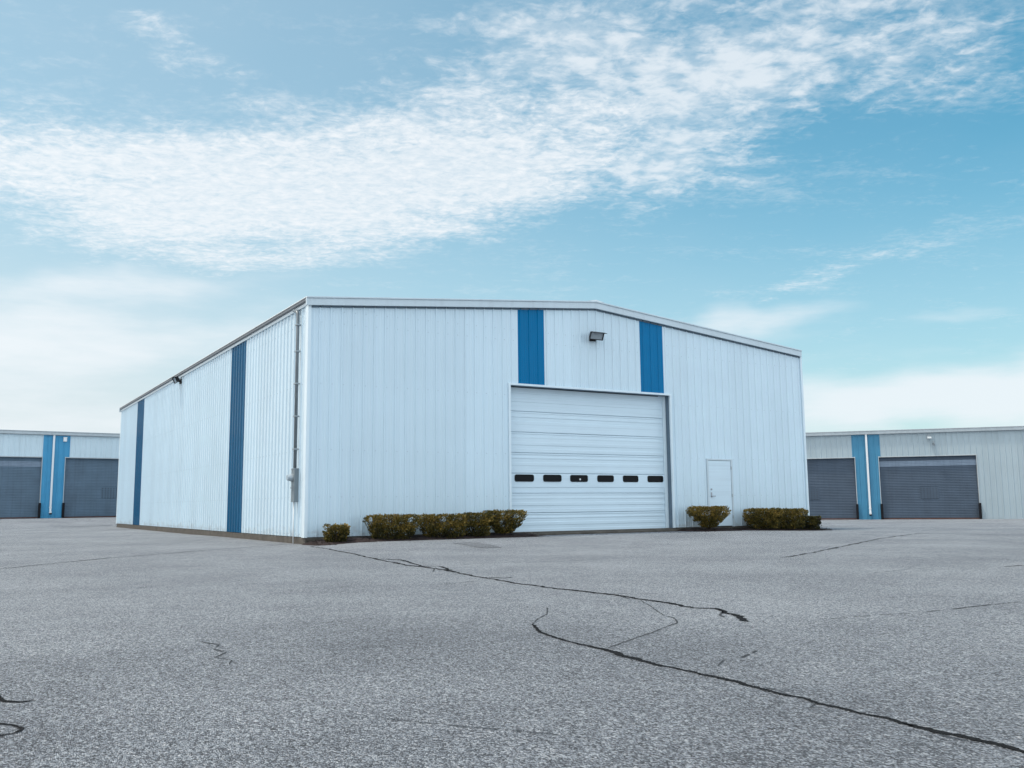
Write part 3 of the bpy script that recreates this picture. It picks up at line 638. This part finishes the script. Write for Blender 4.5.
# ------------------------------------------------------------------ mulch beds
def bed(x0, x1, yf, hgt, seed):
    b = MB(); nx_, ny_ = int((x1-x0)/.07), 17; rn = random.Random(seed)
    for j in range(ny_+1):
        for i in range(nx_+1):
            u = i/nx_; v = j/ny_; x = x0+(x1-x0)*u
            front = yf*(1 + .10*noise.noise(Vector((x*1.7, seed, 0)))) * min(1, .25+math.sqrt(max(0, min(u, 1-u)*(x1-x0)/.5)))
            y = -.012 + (front+.012)*v
            e = min(1, 4*u*(x1-x0)/1.0, 4*(1-u)*(x1-x0)/1.0)
            z = gh(x, y) + hgt*e*(1-v**2.2)*(.85+.5*noise.noise(Vector((x*2.1, y*2.1, seed)))) + .025*noise.noise(Vector((x*14, y*14, seed))) + .006*rn.uniform(-1, 1)
            if j == ny_ or i in (0, nx_): z = gh(x, y) - .01
            b.v.append((x, y, z))
    for j in range(ny_):
        for i in range(nx_): q = j*(nx_+1)+i; b.f.append((q, q+1, q+nx_+2, q+nx_+1)); b.mi.append(0)
    # loose chips
    for _ in range(int((x1-x0)*170)):
        x = rn.uniform(x0+.05, x1-.05); y = yf*rn.uniform(.02, 1.04); a = rn.uniform(0, 6.3); l = rn.uniform(.02, .05); w = rn.uniform(.006, .014)
        v = abs(y/yf); z = gh(x, y) + max(.006, hgt*.8*(1-min(1, v)**2.2)) + rn.uniform(0, .03); c, s_ = math.cos(a), math.sin(a); t = rn.uniform(-.015, .015)
        b.add([(x+c*l-s_*w, y+s_*l+c*w, z+t), (x+c*l+s_*w, y+s_*l-c*w, z+t+.004), (x-c*l+s_*w, y-s_*l-c*w, z-t), (x-c*l-s_*w, y-s_*l+c*w, z-t+.004)], [(0, 1, 2, 3)])
    o = b.build('mulch_bed', M['mulch']); tag(o, kind='stuff'); return o
bed(-.12, 6.55, -1.08, .09, 1); bed(12.05, 14.25, -1.02, .07, 2); bed(14.45, 18.45, -1.02, .07, 3)

# ------------------------------------------------------------------ shrubs
def shrub(x0, x1, ztop, zg, base, depth, label, seed, nleaf, stems=5, y=-.62, lift=.0, tint=.45, ragged=.035):
    rn = random.Random(seed); cx = (x0+x1)/2; t = empty('shrub', (cx, y, zg), 0, label, 'shrub', 'clipped shrubs along the front wall')
    h = ztop-zg; rx = (x1-x0)/2; ry = depth/2
    b = MB(); tints = []
    n = 0
    while n < nleaf:
        w = rn.random()**.8; z = lift + (h-lift)*w
        prof = base + (1-base)*min(1, w/.72)**.8
        if w > .86: prof *= 1-.16*((w-.86)/.14)**2
        a = rn.uniform(0, 2*math.pi); rr = rn.random()**.42
        # rounded box footprint
        ca, sa = math.cos(a), math.sin(a); sup = (abs(ca)**2.4+abs(sa)**2.4)**(-1/2.4)
        lump = 1 + .13*noise.noise(Vector((ca*2.2+seed, sa*2.2, w*3.0)))+ .07*noise.noise(Vector((ca*6+seed, sa*6, w*8)))
        x = rx*prof*rr*ca*sup*lump*.97; yy = ry*prof*rr*sa*sup*lump
        cl_ = noise.noise(Vector((x*6.5+seed*3, yy*6.5, z*7)))
        if cl_ < -.10 and rn.random() < .93: continue                  # gaps between clumps
        if w > .82: z += ragged*(noise.noise(Vector((x*5, yy*5, seed)))+.6*rn.uniform(-.6, 1))
        p = Vector((x, yy, z)); L_ = rn.uniform(.020, .042); Wd = L_*rn.uniform(.32, .55)
        d = Vector((ca*.8+rn.uniform(-.7, .7), sa*.8+rn.uniform(-.7, .7), rn.uniform(-.2, 1.2))).normalized(); s_ = d.cross(Vector((rn.uniform(-1, 1), rn.uniform(-1, 1), rn.uniform(-1, 1)))).normalized()
        b.add([p-d*L_*.6, p+s_*Wd, p+d*L_, p-s_*Wd], [(0, 1, 2, 3)])
        tv = tint + .42*noise.noise(Vector((x*3+seed, yy*3, z*4))) + rn.gauss(0, .20) + .28*(w-.5)
        tints.append(min(1, max(0, tv))); n += 1
    fo = b.build('foliage', M['leaf'], t)
    at = fo.data.attributes.new('tint', 'FLOAT', 'FACE'); at.data.foreach_set('value', tints)
    for k in range(stems):
        a = 2*math.pi*k/stems+rn.uniform(-.4, .4); bx = rx*base*.25*math.cos(a); by = ry*base*.25*math.sin(a)
        ex = rx*.72*math.cos(a); ey = ry*.7*math.sin(a)
        s = MB(); s.tube([(bx, by, -.08), (bx*1.3+rn.uniform(-.02, .02), by*1.3, h*.18), (bx*.4+ex*.55, by*.4+ey*.55, h*.48), (ex, ey, h*.86)], [.022, .018, .013, .005], 6); s.build('stem', M['bark'], t, smooth=True)
        s = MB(); q = Vector((bx*.4+ex*.55, by*.4+ey*.55, h*.48)); s.tube([q, q+Vector((rn.uniform(-.1, .1), rn.uniform(-.1, .1), h*.2)), q+Vector((rn.uniform(-.2, .2), rn.uniform(-.15, .15), h*.38))], [.011, .008, .004], 5); s.build('stem', M['bark'], t, smooth=True)
    return t
shrub(.26, .90, .50, .06, .80, .66, 'smallest square clipped shrub at the front left corner of the warehouse, alone on the mulch', 11, 3600, 4, tint=.42, ragged=.05)
shrub(1.32, 2.88, .725, .11, .66, .95, 'long olive shrub second from the front left corner, beside the smallest square one', 12, 8200, 6)
shrub(2.80, 4.25, .715, .11, .70, .92, 'flat-topped shrub in the middle of the left row of touching shrubs', 13, 7600, 6, tint=.48)
shrub(4.10, 5.00, .745, .12, .72, .86, 'narrow shrub squeezed between the middle shrub and the vase-shaped one by the overhead door', 14, 5000, 4, tint=.42)
shrub(4.74, 6.07, .80, .13, .30, .90, 'vase-shaped shrub with bare stems, nearest the left edge of the overhead door', 15, 6600, 7, lift=.06, tint=.47)
shrub(12.10, 13.66, .845, .14, .30, 1.0, 'vase-shaped shrub with reddish tips between the overhead door and the entry door', 16, 8800, 8, lift=.06, tint=.55)
shrub(14.52, 16.05, .75, .12, .70, .95, 'wide flat-topped shrub just right of the white entry door', 17, 9500, 6, tint=.45)
shrub(15.72, 17.22, .735, .09, .74, .95, 'wide flat-topped shrub near the front right corner, touching the small end shrub', 18, 9500, 6, tint=.45)
shrub(17.06, 17.82, .47, .03, .88, .72, 'small dark green shrub at the right end of the row, at the front right corner', 19, 5200, 4, tint=.22)

# dry leaves and grit blown against the door sill and along the beds
b = MB(); rn = random.Random(5)
for k in range(420):
    if k < 190: x = rn.uniform(6.1, 12.0); y = -.18-abs(rn.gauss(0, .16))
    else: x = rn.uniform(-.3, 18.3); y = -1.05-abs(rn.gauss(0, .22))
    a = rn.uniform(0, 6.3); l = rn.uniform(.012, .035); w = l*rn.uniform(.35, .7); z = gh(x, y)+.008; c, q = math.cos(a), math.sin(a); t = rn.uniform(.002, .014)
    b.add([(x-c*l, y-q*l, z), (x+q*w, y-c*w, z+t), (x+c*l, y+q*l, z+t*.4), (x-q*w, y+c*w, z+t*.7)], [(0, 1, 2, 3)])
tag(b.build('leaf_litter', M['mulch']), kind='stuff')
